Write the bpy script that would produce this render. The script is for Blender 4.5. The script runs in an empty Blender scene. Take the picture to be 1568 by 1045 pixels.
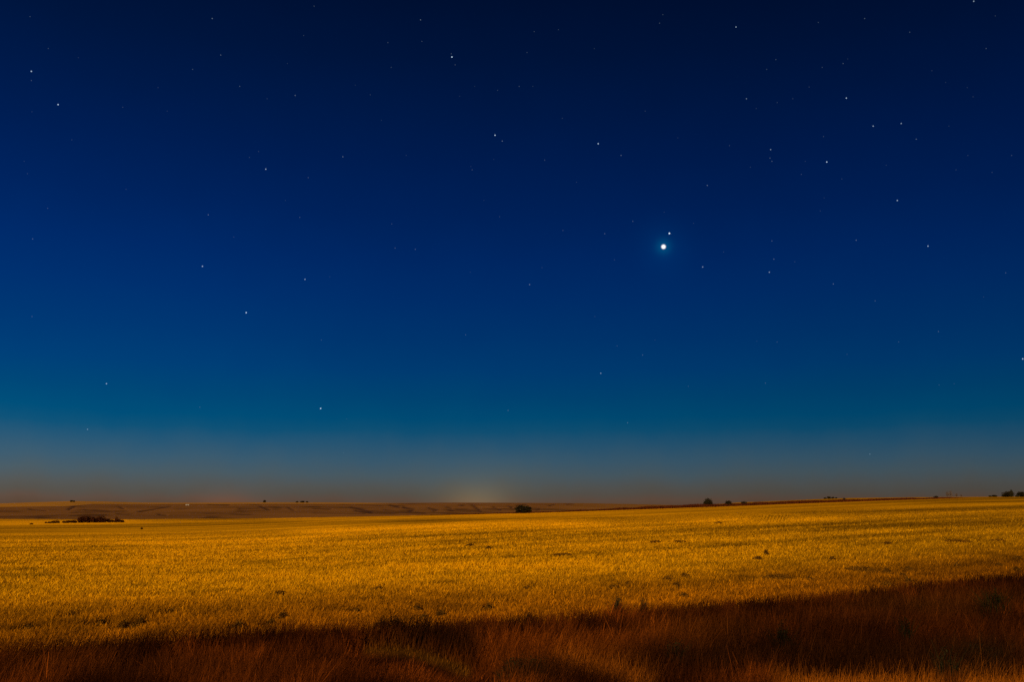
import bpy, math
import numpy as np

# ------------------------------------------------------------------ camera
C = bpy.context.scene.collection
scene = bpy.context.scene
FPX = 1524.4                                    # focal length in photo pixels (35 mm lens, 36 mm wide sensor)
HORIZON = 768.0
PITCH = math.atan((HORIZON - 522.5) / FPX)
cam_data = bpy.data.cameras.new("camera")
cam_data.lens = 35.0; cam_data.sensor_width = 36.0
cam_data.clip_start = 0.1; cam_data.clip_end = 200000.0
cam = bpy.data.objects.new("camera", cam_data); C.objects.link(cam)
cam.location = (0, 0, 0)
cam.rotation_euler = (math.pi / 2 + PITCH, 0, 0)
scene.camera = cam

def direction(px, py):
    sx = (px - 784.0) / FPX; sy = -(py - 522.5) / FPX
    d = np.array([sx, math.cos(PITCH) - sy * math.sin(PITCH), math.sin(PITCH) + sy * math.cos(PITCH)])
    return d

def slope(px, py):                              # azimuth tangent and drop per metre of a photo point
    d = direction(px, py); return d[0] / d[1], -d[2] / d[1]

def project(X, Y, Z):
    f = Y * math.cos(PITCH) + Z * math.sin(PITCH)
    u = -Y * math.sin(PITCH) + Z * math.cos(PITCH)
    f = np.where(np.abs(f) < 1e-3, 1e-3, f)
    return 784.0 + FPX * X / f, 522.5 - FPX * u / f

# ------------------------------------------------------------------ sky
SUN_EL = math.radians(20.0)
SUN_AZ = math.radians(202.0)                    # the moon stands low behind the camera; azimuth from +Y, clockwise
def srgb(r, g, b):
    f = lambda c: (c / 255 / 12.92) if c <= 10 else ((c / 255 + 0.055) / 1.055) ** 2.4
    return (f(r), f(g), f(b), 1.0)

world = bpy.data.worlds.new("World"); scene.world = world; world.use_nodes = True
nt = world.node_tree; nt.nodes.clear()
N = lambda t: nt.nodes.new(t)
L = nt.links.new
def val(x, sock):
    if isinstance(x, (int, float)): sock.default_value = x
    else: L(x, sock)
def m(op, a, b=0.0, c=None):
    n = N("ShaderNodeMath"); n.operation = op
    val(a, n.inputs[0]); val(b, n.inputs[1])
    if c is not None: val(c, n.inputs[2])
    return n.outputs[0]
tc = N("ShaderNodeTexCoord"); sep = N("ShaderNodeSeparateXYZ"); L(tc.outputs["Generated"], sep.inputs[0])
el = m("ARCSINE", sep.outputs[2]); az = m("ARCTAN2", sep.outputs[0], sep.outputs[1])
azc = m("MINIMUM", m("MAXIMUM", az, -0.6), 0.6)
el_eff = m("SUBTRACT", el, m("MULTIPLY", m("MULTIPLY", azc, azc), 0.022))
hz = N("ShaderNodeTexNoise"); hz.inputs["Scale"].default_value = 22.0; hz.inputs["Detail"].default_value = 4.0   # uneven thin haze
L(tc.outputs["Generated"], hz.inputs["Vector"])
el_eff = m("ADD", el_eff, m("MULTIPLY", m("SUBTRACT", hz.outputs[0], 0.5), 0.013))
ramp_in = N("ShaderNodeMapRange"); ramp_in.inputs[1].default_value = -0.05; ramp_in.inputs[2].default_value = 0.75
L(el_eff, ramp_in.inputs[0])
ramp = N("ShaderNodeValToRGB"); L(ramp_in.outputs[0], ramp.inputs[0])
SKY = [(790, 80, 55, 35), (768, 88, 71, 60), (759, 81, 76, 69), (747, 79, 81, 79), (730, 70, 86, 94), (708, 56, 86, 105),
       (684, 38, 82, 110), (662, 14, 77, 112), (642, 0, 73, 113), (612, 0, 66, 111), (570, 0, 58, 111), (520, 0, 51, 107),
       (460, 0, 44, 103), (400, 0, 38, 97), (330, 0, 32, 87), (250, 0, 27, 77), (170, 0, 23, 67), (90, 0, 19, 57),
       (0, 0, 15, 48), (-300, 0, 8, 28)]
def el_of(py):
    d = direction(784, py); return math.atan2(d[2], d[1])
els = ramp.color_ramp.elements
while len(els) > 1: els.remove(els[-1])
for i, (py, r, g, b) in enumerate(SKY):
    pos = (el_of(py) + 0.05) / 0.80
    e = els[0] if i == 0 else els.new(min(1, max(0, pos)))
    e.position = min(1, max(0, pos)); e.color = srgb(r, g, b)
side = m("SUBTRACT", 1.0, m("MULTIPLY", azc, 0.36))
vs = N("ShaderNodeVectorMath"); vs.operation = "SCALE"; L(ramp.outputs[0], vs.inputs[0]); L(side, vs.inputs["Scale"])
total = vs.outputs[0]
# uneven airglow: very soft large-scale variation
noi = N("ShaderNodeTexNoise"); noi.inputs["Scale"].default_value = 3.0; noi.inputs["Detail"].default_value = 2.0
L(tc.outputs["Generated"], noi.inputs["Vector"])
nv = m("ADD", m("MULTIPLY", noi.outputs[0], 0.12), 0.94)
v2 = N("ShaderNodeVectorMath"); v2.operation = "SCALE"; L(total, v2.inputs[0]); L(nv, v2.inputs["Scale"]); total = v2.outputs[0]
def add_colour(fac, col):
    global total
    s = N("ShaderNodeVectorMath"); s.operation = "SCALE"; s.inputs[0].default_value = col; L(fac, s.inputs["Scale"])
    a = N("ShaderNodeVectorMath"); a.operation = "ADD"; L(total, a.inputs[0]); L(s.outputs[0], a.inputs[1]); total = a.outputs[0]
def gauss(px, py, sa, se):
    d = direction(px, py); a0 = math.atan2(d[0], d[1]); e0 = math.asin(d[2] / np.linalg.norm(d))
    u = m("DIVIDE", m("SUBTRACT", az, float(a0)), sa); w = m("DIVIDE", m("SUBTRACT", el, float(e0)), se)
    return m("EXPONENT", m("MULTIPLY", m("ADD", m("MULTIPLY", u, u), m("MULTIPLY", w, w)), -1.0))
add_colour(gauss(730, 774, 0.030, 0.018), (0.070, 0.045, 0.018))      # light of a town below the horizon
add_colour(gauss(728, 770, 0.065, 0.040), (0.016, 0.014, 0.006))
add_colour(gauss(345, 772, 0.030, 0.012), (0.045, 0.008, 0.0))
add_colour(gauss(1000, 772, 0.10, 0.012), (0.012, 0.003, 0.0))
add_colour(gauss(1016, 378, 0.007, 0.007), (0.000, 0.045, 0.070))   # aureole of the bright planet
add_colour(gauss(1016, 378, 0.022, 0.022), (0.0, 0.007, 0.020))
bg = N("ShaderNodeBackground"); L(total, bg.inputs[0]); bg.inputs[1].default_value = 1.0
wo = N("ShaderNodeOutputWorld"); L(bg.outputs[0], wo.inputs[0])

# ------------------------------------------------------------------ moonlight
ld = bpy.data.lights.new("moon_light", "SUN"); ld.energy = 3.2; ld.angle = math.radians(0.5); ld.color = (1.0, 0.80, 0.52)
lo = bpy.data.objects.new("moon_light", ld); C.objects.link(lo)
lo.rotation_euler = (math.pi / 2 - SUN_EL, 0, math.pi - SUN_AZ)
scene.view_settings.view_transform = "Standard"; scene.view_settings.look = "None"
scene.view_settings.exposure = 0.0; scene.view_settings.gamma = 1.0
scene.cycles.max_bounces = 4
scene.cycles.use_denoising = False              # the field is all fine straw: keep its grain

# ------------------------------------------------------------------ helpers
rng = np.random.default_rng(7)
def smooth(x, a, b):
    t = np.clip((x - a) / (b - a), 0, 1); return t * t * (3 - 2 * t)
def noise(x, y, seed=0):                        # value noise in 0..1
    xi = np.floor(x).astype(np.int64); yi = np.floor(y).astype(np.int64)
    fx = x - xi; fy = y - yi
    fx = fx * fx * (3 - 2 * fx); fy = fy * fy * (3 - 2 * fy)
    def h(a, b):
        n = (a * 374761393 + b * 668265263 + seed * 974634777) & 0xffffffff
        n = ((n ^ (n >> 13)) * 1274126177) & 0xffffffff
        return ((n ^ (n >> 16)) & 0xffffff) / float(0xffffff)
    return (h(xi, yi) * (1 - fx) + h(xi + 1, yi) * fx) * (1 - fy) + (h(xi, yi + 1) * (1 - fx) + h(xi + 1, yi + 1) * fx) * fy
def fbm(x, y, o=4, seed=0):
    s = 0; a = 0.5; t = 0
    for i in range(o):
        s = s + a * noise(x * 2 ** i, y * 2 ** i, seed + i); t += a; a *= 0.5
    return s / t
def seg_dist(px, py, pts, sy=1.0):
    d = np.full(np.shape(px), 1e9)
    for (x0, y0), (x1, y1) in zip(pts[:-1], pts[1:]):
        dx, dy = x1 - x0, (y1 - y0) * sy; ll = dx * dx + dy * dy + 1e-9
        t = np.clip(((px - x0) * dx + (py - y0) * sy * dy) / ll, 0, 1)
        d = np.minimum(d, np.hypot(px - x0 - t * dx, (py - y0) * sy - t * dy))
    return d

def material(name, rough=0.85, attr=True, col=(0.3, 0.2, 0.05, 1), nscale=8.0, namp=0.35, spec=0.02):
    mt = bpy.data.materials.new(name); mt.use_nodes = True
    t = mt.node_tree; p = t.nodes["Principled BSDF"]
    p.inputs["Roughness"].default_value = rough
    p.inputs["Specular IOR Level"].default_value = spec
    g = t.nodes.new("ShaderNodeNewGeometry")
    no = t.nodes.new("ShaderNodeTexNoise"); no.inputs["Scale"].default_value = nscale; no.inputs["Detail"].default_value = 3
    t.links.new(g.outputs["Position"], no.inputs["Vector"])
    mr = t.nodes.new("ShaderNodeMapRange"); mr.inputs[3].default_value = 1 - namp; mr.inputs[4].default_value = 1 + namp
    t.links.new(no.outputs[0], mr.inputs[0])
    sc = t.nodes.new("ShaderNodeVectorMath"); sc.operation = "SCALE"
    if attr:
        at = t.nodes.new("ShaderNodeAttribute"); at.attribute_name = "tint"; t.links.new(at.outputs["Color"], sc.inputs[0])
    else:
        sc.inputs[0].default_value = col[:3]
    t.links.new(mr.outputs[0], sc.inputs["Scale"]); t.links.new(sc.outputs[0], p.inputs["Base Color"])
    return mt

def mesh_from(name, V, F, mat, tint=None, shade=False):
    me = bpy.data.meshes.new(name)
    V = np.ascontiguousarray(V, np.float32); F = np.ascontiguousarray(F, np.int32)
    n, k = F.shape
    me.vertices.add(len(V)); me.vertices.foreach_set("co", V.ravel())
    me.loops.add(n * k); me.loops.foreach_set("vertex_index", F.ravel())
    me.polygons.add(n); me.polygons.foreach_set("loop_start", np.arange(0, n * k, k, dtype=np.int32))
    me.update(calc_edges=True)
    if tint is not None:
        ca = me.color_attributes.new("tint", "FLOAT_COLOR", "POINT")
        c = np.ones((len(V), 4), np.float32); c[:, :3] = tint
        ca.data.foreach_set("color", c.ravel())
    me.materials.append(mat)
    if shade: me.polygons.foreach_set("use_smooth", np.ones(n, bool))
    return me
def link(name, me, parent=None, loc=None):
    o = bpy.data.objects.new(name, me); C.objects.link(o)
    if parent is not None: o.parent = parent
    if loc is not None: o.location = loc
    return o
def tag(o, label=None, cat=None, group=None, kind=None):
    if label: o["label"] = label
    if cat: o["category"] = cat
    if group: o["group"] = group
    if kind: o["kind"] = kind
    return o

def blades(X, Y, Z, h, w, lean_x, lean_y, tint, segs=2, tip=0.25, yaw=None):
    """Blades of grass: tapering, bending ribbons; returns vertices, quads, tints."""
    n = len(X)
    yaw = rng.uniform(-1.2, 1.2, n) if yaw is None else yaw
    cx, cy = np.cos(yaw) * w / 2, np.sin(yaw) * w / 2
    V = np.empty((n, 2 * (segs + 1), 3), np.float32)
    for i in range(segs + 1):
        t = i / segs; k = (1 - t) + tip * t if segs > 1 else (1 if i == 0 else tip)
        bx = X + lean_x * h * t ** 1.6; by = Y + lean_y * h * t ** 1.6; bz = Z + h * t
        V[:, 2 * i, 0] = bx - cx * k; V[:, 2 * i, 1] = by - cy * k; V[:, 2 * i, 2] = bz
        V[:, 2 * i + 1, 0] = bx + cx * k; V[:, 2 * i + 1, 1] = by + cy * k; V[:, 2 * i + 1, 2] = bz
    m_ = 2 * (segs + 1)
    base = (np.arange(n) * m_)[:, None]
    F = np.concatenate([base + np.array([2 * i, 2 * i + 1, 2 * i + 3, 2 * i + 2]) for i in range(segs)], 0)
    T = np.repeat(np.asarray(tint, np.float32)[:, None, :], m_, 1)
    return V.reshape(-1, 3), F, T.reshape(-1, 3)

# ------------------------------------------------------------------ terrain shape
def tab(px_list, vals):
    a = [slope(p, 780)[0] for p in px_list]
    return lambda x: np.interp(x, a, vals)
EDGE_PX = [0, 190, 400, 600, 800, 1000, 1100, 1200, 1300, 1400, 1450, 1568]
EDGE_PY = [795.5, 796, 794.5, 791, 787, 780.5, 777, 773, 769.5, 766, 764.5, 763]
ev = tab(EDGE_PX, [slope(p, q)[1] for p, q in zip(EDGE_PX, EDGE_PY)])
eY = tab([0, 300, 550, 784, 1100, 1568], [900, 820, 620, 460, 440, 440])
ep = tab([0, 300, 600, 784, 1568], [1.6, 1.5, 1.2, 1.0, 1.0])
z2 = tab([0, 784, 950, 1040, 1085, 1130, 1200, 1250, 1300, 1400, 1500, 1568], [-45, -26, -13, -6.5, -2.7, -1.1, 0.2, 1.3, 2.2, 2.7, 3.0, 3.2])
crest = tab([0, 60, 110, 160, 220, 300, 400, 500, 600, 700, 800, 900, 1000, 1100, 1568],
            [-(slope(784, y)[1]) * 5000 for y in (771.5, 769.5, 768, 768.6, 770.2, 770.4, 769.8, 770, 770.8, 770.2, 770.6, 771.2, 773.2, 776, 780)])
GULLIES = [([(538, 777), (555, 780), (570, 784)], 1.3), ([(544, 782), (568, 785)], 1.0), ([(598, 774), (612, 777)], 1.0),
           ([(618, 777), (634, 780), (628, 783)], 1.3), ([(656, 778), (670, 781), (664, 783)], 1.0), ([(684, 777), (690, 778), (688, 781), (695, 782)], .9),
           ([(704, 774), (712, 774)], .7), ([(724, 774), (730, 778), (736, 783)], 1.2), ([(756, 777), (766, 781)], .9), ([(441, 777), (450, 782)], .8),
           ([(400, 776), (412, 781)], 1.1), ([(104, 781), (115, 776)], .9), ([(180, 787), (205, 789)], .6), ([(183, 776), (190, 780)], .8),
           ([(244, 788), (254, 789)], .9), ([(212, 784), (232, 781), (262, 776)], .6), ([(840, 775), (850, 773)], .6), ([(823, 782), (827, 778)], .8),
           ([(780, 775), (786, 780)], .9), ([(955, 778), (962, 778)], .6), ([(320, 773), (352, 773.5)], .8), ([(130, 781), (168, 783)], .7),
           ([(46, 780), (70, 782)], .7), ([(365, 779), (388, 779)], .6), ([(480, 779), (505, 780)], .6), ([(480, 786), (560, 787)], .5),
           ([(590, 781), (606, 782)], .6), ([(700, 780), (716, 780)], .6), ([(790, 774), (806, 773)], .5), ([(868, 772.5), (880, 772)], .6), ([(640, 785), (650, 786)], .5)]
def edge_dist(X, Y):                           # how far a spot lies beyond the near edge of the stubble
    return Y - np.interp(X, [-60, -40, -9.9, -5.2, 0, 7.4, 13.6, 19.6, 62, 300], [3, 8, 19.6, 22.7, 24.4, 28.9, 34.0, 38.4, 70, 240])
# a nearly straight line, rising away to one side
def height(X, Y):
    X = np.asarray(X, float); Y = np.asarray(Y, float)
    a = np.clip(X / np.maximum(Y, 30.0), -0.9, 0.9)
    Ye = eY(a); ze = -ev(a) * Ye; p = ep(a)
    t = np.clip((Y - 30) / (Ye - 30), 0, 1)
    z = -3.0 + (ze + 3.0) * (1 - (1 - t) ** p)
    far = Y > Ye
    zc = crest(a)
    Yn = [Ye, Ye + 300, np.maximum(1500.0, Ye + 500), 2200 + 0 * Ye, 3500 + 0 * Ye, 5000 + 0 * Ye, 5600 + 0 * Ye, 8000 + 0 * Ye, 60000 + 0 * Ye]
    Zn = [ze, z2(a), -45 + 0 * Ye, -36 + 0 * Ye, (-36 + zc) / 2 + 1.5, zc, zc - 14, -110 + 0 * Ye, -300 + 0 * Ye]
    zf = ze.copy() if hasattr(ze, "copy") else ze
    for i in range(len(Yn) - 1):
        k = (Y >= Yn[i]) & (Y < Yn[i + 1]) if i < len(Yn) - 2 else (Y >= Yn[i])
        u = (Y - Yn[i]) / (Yn[i + 1] - Yn[i])
        zf = np.where(k, Zn[i] + (Zn[i + 1] - Zn[i]) * u, zf)
    z = np.where(far, zf, z)
    hill = smooth(Y, 1800, 2600) * (1 - smooth(Y, 4700, 5000))
    z = z + hill * 7.0 * (fbm(X / 420 + 3, Y / 900, 4, 11) - 0.5)
    s = edge_dist(X, Y)                        # >0 in the field, <0 on the ditch side
    z = z - 0.22 * smooth(-s, 0.0, 3.0) * (1 - smooth(-s, 9, 16))
    z = z + 0.09 * (fbm(X / 3.5, Y / 3.5, 3, 5) - 0.5) * (1 - smooth(Y, 60, 120))
    z = z + 1.25 * (1 - smooth(Y, 3.5, 10.0))    # road embankment under the camera
    return z
def ground_at(px, py, y0=12.0, y1=6500.0):
    a, v = slope(px, py)
    Y = np.geomspace(y0, y1, 6000); g = height(a * Y, Y) + v * Y
    i = np.argmax(g >= 0) if (g >= 0).any() else len(Y) - 1
    return np.array([a * Y[i], Y[i], float(height(a * Y[i], Y[i]))])

# ------------------------------------------------------------------ colours of the fields
STRAW = np.array([0.62, 0.268, 0.0008]); BROWN = np.array([0.45, 0.142, 0.0008]); HILL = np.array([0.33, 0.130, 0.024])
TAN = np.array([0.60, 0.25, 0.025]); REED = np.array([0.078, 0.0185, 0.0012])
BANDS = [([(420, 816), (560, 813), (700, 808), (800, 804), (960, 803)], 6, .26), ([(120, 834), (300, 832), (440, 826), (560, 821)], 3.5, .22),
         ([(440, 829), (600, 826), (800, 818), (1000, 815)], 3.5, -.16), ([(960, 812), (1150, 808), (1350, 808), (1568, 806)], 6, -.15),
         ([(1000, 801), (1150, 797), (1330, 795)], 4.5, .16), ([(1330, 800), (1450, 798), (1568, 795)], 3, .05), ([(1280, 818), (1450, 812), (1568, 811)], 5, .12),
         ([(0, 846), (120, 843), (260, 838)], 5, -.16), ([(-40, 813), (200, 808), (420, 803), (620, 798), (760, 793)], 4, -.12), ([(150, 858), (330, 852), (520, 850)], 5, .10),
         ([(0, 887), (70, 887), (110, 884)], 3, -.30), ([(120, 886), (300, 882), (440, 880)], 3, -.16), ([(335, 863), (450, 865)], 5, -.22),
         ([(600, 858), (800, 856), (980, 851)], 3.5, -.16), ([(200, 893), (420, 889), (640, 886)], 7, .08), ([(560, 872), (800, 872), (960, 868)], 6, .15),
         ([(1000, 870), (1140, 869), (1240, 866)], 3, -.10), ([(440, 897), (480, 906), (510, 918)], 3.5, -.25), ([(1150, 885), (1240, 887)], 2, -.12),
         ([(0, 803), (100, 802), (240, 799)], 3, .15), ([(400, 798), (700, 793), (1000, 785)], 3, .06), ([(560, 801), (760, 797), (1000, 793)], 2.5, -.15),
         ([(1160, 787), (1300, 785), (1450, 781), (1568, 778)], 2.5, -.18), ([(1300, 778), (1450, 777), (1568, 773)], 2, .10), ([(1380, 771), (1568, 768)], 2, -.15)]
def field_tint(X, Y, Z, fine=True):
    px, py = project(X, Y, Z)
    c, s_ = math.cos(0.62), math.sin(0.62)
    al = X * c + Y * s_; ac = -X * s_ + Y * c     # along and across the swaths
    sc = 1.0
    t = 0.98 + 0.52 * (fbm(al / 75, ac / 3.6, 4, 21) - 0.5) + 0.66 * (fbm(al / 160, ac / 13, 3, 22) - 0.5) + (0.8 * (fbm(al / 500 + 9, ac / 42, 4, 25) - 0.5) + 0.7 * (fbm(al / 420 + 3, ac / 17, 3, 26) - 0.5)) * 1.35 * smooth(Y, 50, 150) + 0.22 * (fbm(X / 26, Y / 34, 3, 23) - 0.5)
    t = t + 0.95 * (fbm(X / 0.8, Y / 1.1, 4, 24) - 0.5) * (1 - smooth(Y, 60, 150))
    t = t - 0.30 * smooth(fbm(al / 60 + 5, ac / 2.6 + 0.4, 3, 27), 0.58, 0.74) * (1 - smooth(Y, 90, 200)) + 0.22 * smooth(fbm(al / 80, ac / 5, 3, 28), 0.56, 0.72)
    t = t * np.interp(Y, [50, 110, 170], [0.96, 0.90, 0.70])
    for pts, w, amp in BANDS:
        d = seg_dist(px, py, pts, 3.0) / 3.0      # soft, elongated swath marks
        x0, x1 = pts[0][0], pts[-1][0]; fade = min(90, (x1 - x0) * 0.4)
        ends = (smooth(px, x0 - 10, x0 + fade) if x0 > 0 else 1) * ((1 - smooth(px, x1 - fade, x1 + 10)) if x1 < 1560 else 1)
        t = t + 1.8 * amp * ends * np.exp(-(d / w) ** 2) * (0.75 + 0.5 * noise(X / 9, Y / 9, 77))
    k = (px > 1135) & (px < 1222) & (py > 791) & (py < 801)
    t = np.where(k & (np.mod(px + 0.4 * (py - 796), 5.0) < 2.2), t - 0.40 * smooth(px, 1135, 1175) * (1 - smooth(px, 1195, 1222)), t)
    s = edge_dist(X, Y)
    edge = 1 - smooth(s, 0.0, 20.0)
    base = STRAW[None] * (1 - edge[:, None]) + BROWN[None] * edge[:, None]
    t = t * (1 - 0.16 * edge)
    t = t * (1 - 0.30 * smooth(px, 950, 1568)) * np.where(Y > eY(X / Y.clip(30)) + 1, 0.72, 1.0)  # rightward darkening: browner stubble plus light fall-off painted into the straw colour
    t = t * (1 - 0.35 * smooth(px, 185, 215) * (1 - smooth(px, 380, 430)) * smooth(-py, -798.5, -797)) * (1 - 0.10 * (1 - smooth(px, 0, 250)))  # last factor paints light fall-off into the straw at the left side
    weed = smooth(fbm(al / 5, ac / 1.4, 4, 31), 0.60, 0.72) * (1 - smooth(Y, 100, 180))
    t = t * (1 - 0.38 * weed)
    return base * np.clip(t, 0.2, 1.6)[:, None]
def ditch_tone(X, Y, Z):
    """Kinds of growth on the ditch side, with some shade painted into the colour: colour and height of the grass at each spot."""
    px, py = project(X, Y, Z + 0.35)
    sd = -edge_dist(X, Y)
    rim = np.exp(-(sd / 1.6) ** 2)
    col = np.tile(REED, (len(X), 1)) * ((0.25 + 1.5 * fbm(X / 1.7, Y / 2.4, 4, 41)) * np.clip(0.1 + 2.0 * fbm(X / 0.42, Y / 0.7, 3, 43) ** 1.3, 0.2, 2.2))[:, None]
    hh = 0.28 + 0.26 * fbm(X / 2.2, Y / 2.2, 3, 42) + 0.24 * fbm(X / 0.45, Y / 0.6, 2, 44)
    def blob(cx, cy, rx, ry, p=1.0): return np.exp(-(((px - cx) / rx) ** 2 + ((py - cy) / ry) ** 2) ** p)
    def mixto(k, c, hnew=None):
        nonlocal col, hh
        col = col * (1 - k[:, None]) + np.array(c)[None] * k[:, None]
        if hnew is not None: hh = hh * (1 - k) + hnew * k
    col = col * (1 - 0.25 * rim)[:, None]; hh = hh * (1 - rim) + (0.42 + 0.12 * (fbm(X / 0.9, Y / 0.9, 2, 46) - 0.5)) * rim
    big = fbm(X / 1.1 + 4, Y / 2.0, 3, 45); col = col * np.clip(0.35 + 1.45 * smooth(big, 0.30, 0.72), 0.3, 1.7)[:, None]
    col = col * (1 - 0.45 * smooth(px, 980, 1400))[:, None]  # darker growth to the right, with light fall-off painted into its colour
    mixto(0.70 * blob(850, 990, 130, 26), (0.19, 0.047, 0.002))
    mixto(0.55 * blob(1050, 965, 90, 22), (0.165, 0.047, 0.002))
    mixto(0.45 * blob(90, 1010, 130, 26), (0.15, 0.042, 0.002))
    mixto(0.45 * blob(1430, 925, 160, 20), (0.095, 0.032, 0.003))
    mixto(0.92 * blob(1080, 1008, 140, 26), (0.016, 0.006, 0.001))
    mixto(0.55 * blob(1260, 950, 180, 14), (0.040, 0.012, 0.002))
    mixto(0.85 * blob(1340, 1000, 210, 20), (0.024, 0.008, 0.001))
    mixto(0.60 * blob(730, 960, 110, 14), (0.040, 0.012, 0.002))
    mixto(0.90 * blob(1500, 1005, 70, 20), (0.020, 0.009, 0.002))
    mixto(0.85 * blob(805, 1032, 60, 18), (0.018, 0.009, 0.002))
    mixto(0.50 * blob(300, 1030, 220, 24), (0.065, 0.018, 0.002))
    tr = np.exp(-(seg_dist(px, py, [(566, 985), (620, 984), (680, 1004), (720, 1022)], 1.0) / 12) ** 2)
    qx, qy = project(X, Y, Z + 0.10)
    low = np.exp(-(seg_dist(qx, qy, [(560, 1010), (625, 1012), (690, 1032), (730, 1050)], 1.0) / 36) ** 4) * smooth(sd, 0.9, 1.7)
    hh = hh * (1 - 0.84 * low)
    tr = np.exp(-(seg_dist(qx, qy, [(564, 990), (622, 992), (682, 1010), (712, 1024)], 1.0) / 8) ** 2)
    mixto(0.85 * tr, (0.145, 0.060, 0.003), 0.09)
    dk = np.exp(-(seg_dist(qx, qy, [(578, 966), (616, 967), (676, 984), (724, 1004)], 1.0) / 8) ** 2)
    mixto(0.95 * dk, (0.014, 0.006, 0.001), 0.52)  # tall grass beside the trail, the shade on its face painted in
    n = 5 * np.sin(px / 37) + 4 * np.sin(px / 13 + 2)
    st = smooth(py, 1013, 1023) * smooth(px + n, 1150, 1235) * (1 - 0.9 * blob(1452, 1030, 20, 40))
    mixto(0.95 * st, (0.30, 0.092, 0.004), 0.24)
    st2 = np.exp(-(seg_dist(px, py, [(860, 1000), (930, 1018), (985, 1040)], 1.0) / 15) ** 2)
    mixto(0.8 * st2, (0.28, 0.085, 0.004), 0.30)
    return col * np.array([0.92, 0.78, 0.6]), hh

# ------------------------------------------------------------------ ground mesh
M_ground = material("dry_soil_and_chaff", attr=True, nscale=2.5, namp=0.30)
M_hill = material("dry_prairie", attr=True, nscale=0.02, namp=0.10)
def fan(rows, cols, x_of):
    R, A = np.meshgrid(rows, cols, indexing="ij")
    X = x_of(R, A); Y = R
    X = X.ravel(); Y = Y.ravel(); Z = height(X, Y)
    nr, nc = len(rows), len(cols)
    i = np.arange(nr - 1)[:, None] * nc + np.arange(nc - 1)[None]
    F = np.stack([i, i + 1, i + 1 + nc, i + nc], -1).reshape(-1, 4)
    return X, Y, Z, F
rows = np.concatenate([np.linspace(-60, 10, 40)[:-1], np.geomspace(10, 1300, 620)])
cols = np.concatenate([np.linspace(-1.6, -0.62, 40)[:-1], np.linspace(-0.62, 0.62, 520), np.linspace(0.62, 1.6, 40)[1:]])
X, Y, Z, F = fan(rows, cols, lambda R, A: A * (R + 75) * (0.8 + 0.2 * np.clip(R / 100, 0, 1)))
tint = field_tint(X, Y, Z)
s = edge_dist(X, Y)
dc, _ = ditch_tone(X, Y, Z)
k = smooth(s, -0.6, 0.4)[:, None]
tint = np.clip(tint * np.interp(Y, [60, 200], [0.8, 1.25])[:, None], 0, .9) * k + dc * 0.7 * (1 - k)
a = X / np.maximum(Y, 30)
past = np.where(Y > eY(a) + np.where(a > 0.10, 330, 6), 1.0, 0.0)[:, None]
tint = tint * (1 - past) + HILL * past
ground = link("ground", mesh_from("ground", np.stack([X, Y, Z], 1), F, M_ground, tint, True)); tag(ground, kind="structure")

rows = np.concatenate([np.geomspace(1300, 2000, 12)[:-1], np.linspace(2000, 5700, 300), np.geomspace(5800, 90000, 20)])
cols = np.linspace(-1.6, 1.6, 1500)
X, Y, Z, F = fan(rows, cols, lambda R, A: A * R)
px, py = project(X, Y, Z)
vis = (Y > 1900) & (Y < 5200)
g = np.zeros(len(X))
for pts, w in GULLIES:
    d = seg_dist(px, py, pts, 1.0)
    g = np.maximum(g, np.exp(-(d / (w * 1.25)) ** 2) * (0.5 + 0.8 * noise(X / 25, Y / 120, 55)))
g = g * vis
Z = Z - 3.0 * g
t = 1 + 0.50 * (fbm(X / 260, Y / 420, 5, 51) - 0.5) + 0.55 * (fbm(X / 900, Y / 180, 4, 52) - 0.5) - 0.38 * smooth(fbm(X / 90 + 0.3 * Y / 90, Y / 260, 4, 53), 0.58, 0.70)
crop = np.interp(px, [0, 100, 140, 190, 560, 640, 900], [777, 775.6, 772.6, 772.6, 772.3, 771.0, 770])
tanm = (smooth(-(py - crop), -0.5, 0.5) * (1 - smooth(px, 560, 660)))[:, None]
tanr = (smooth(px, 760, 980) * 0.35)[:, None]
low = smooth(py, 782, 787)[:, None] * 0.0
tint = HILL * t[:, None] * (1 - 0.10 * (1 - smooth(px, 0, 500)))[:, None]  # left side dimmed: light fall-off painted into the hill colour
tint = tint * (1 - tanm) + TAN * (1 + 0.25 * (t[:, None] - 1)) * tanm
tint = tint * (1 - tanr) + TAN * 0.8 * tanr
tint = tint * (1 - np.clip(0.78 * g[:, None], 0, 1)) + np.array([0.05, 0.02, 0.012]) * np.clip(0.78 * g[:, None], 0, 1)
hills = link("hills", mesh_from("hills", np.stack([X, Y, Z], 1), F, M_hill, tint, True)); tag(hills, kind="structure")

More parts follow.
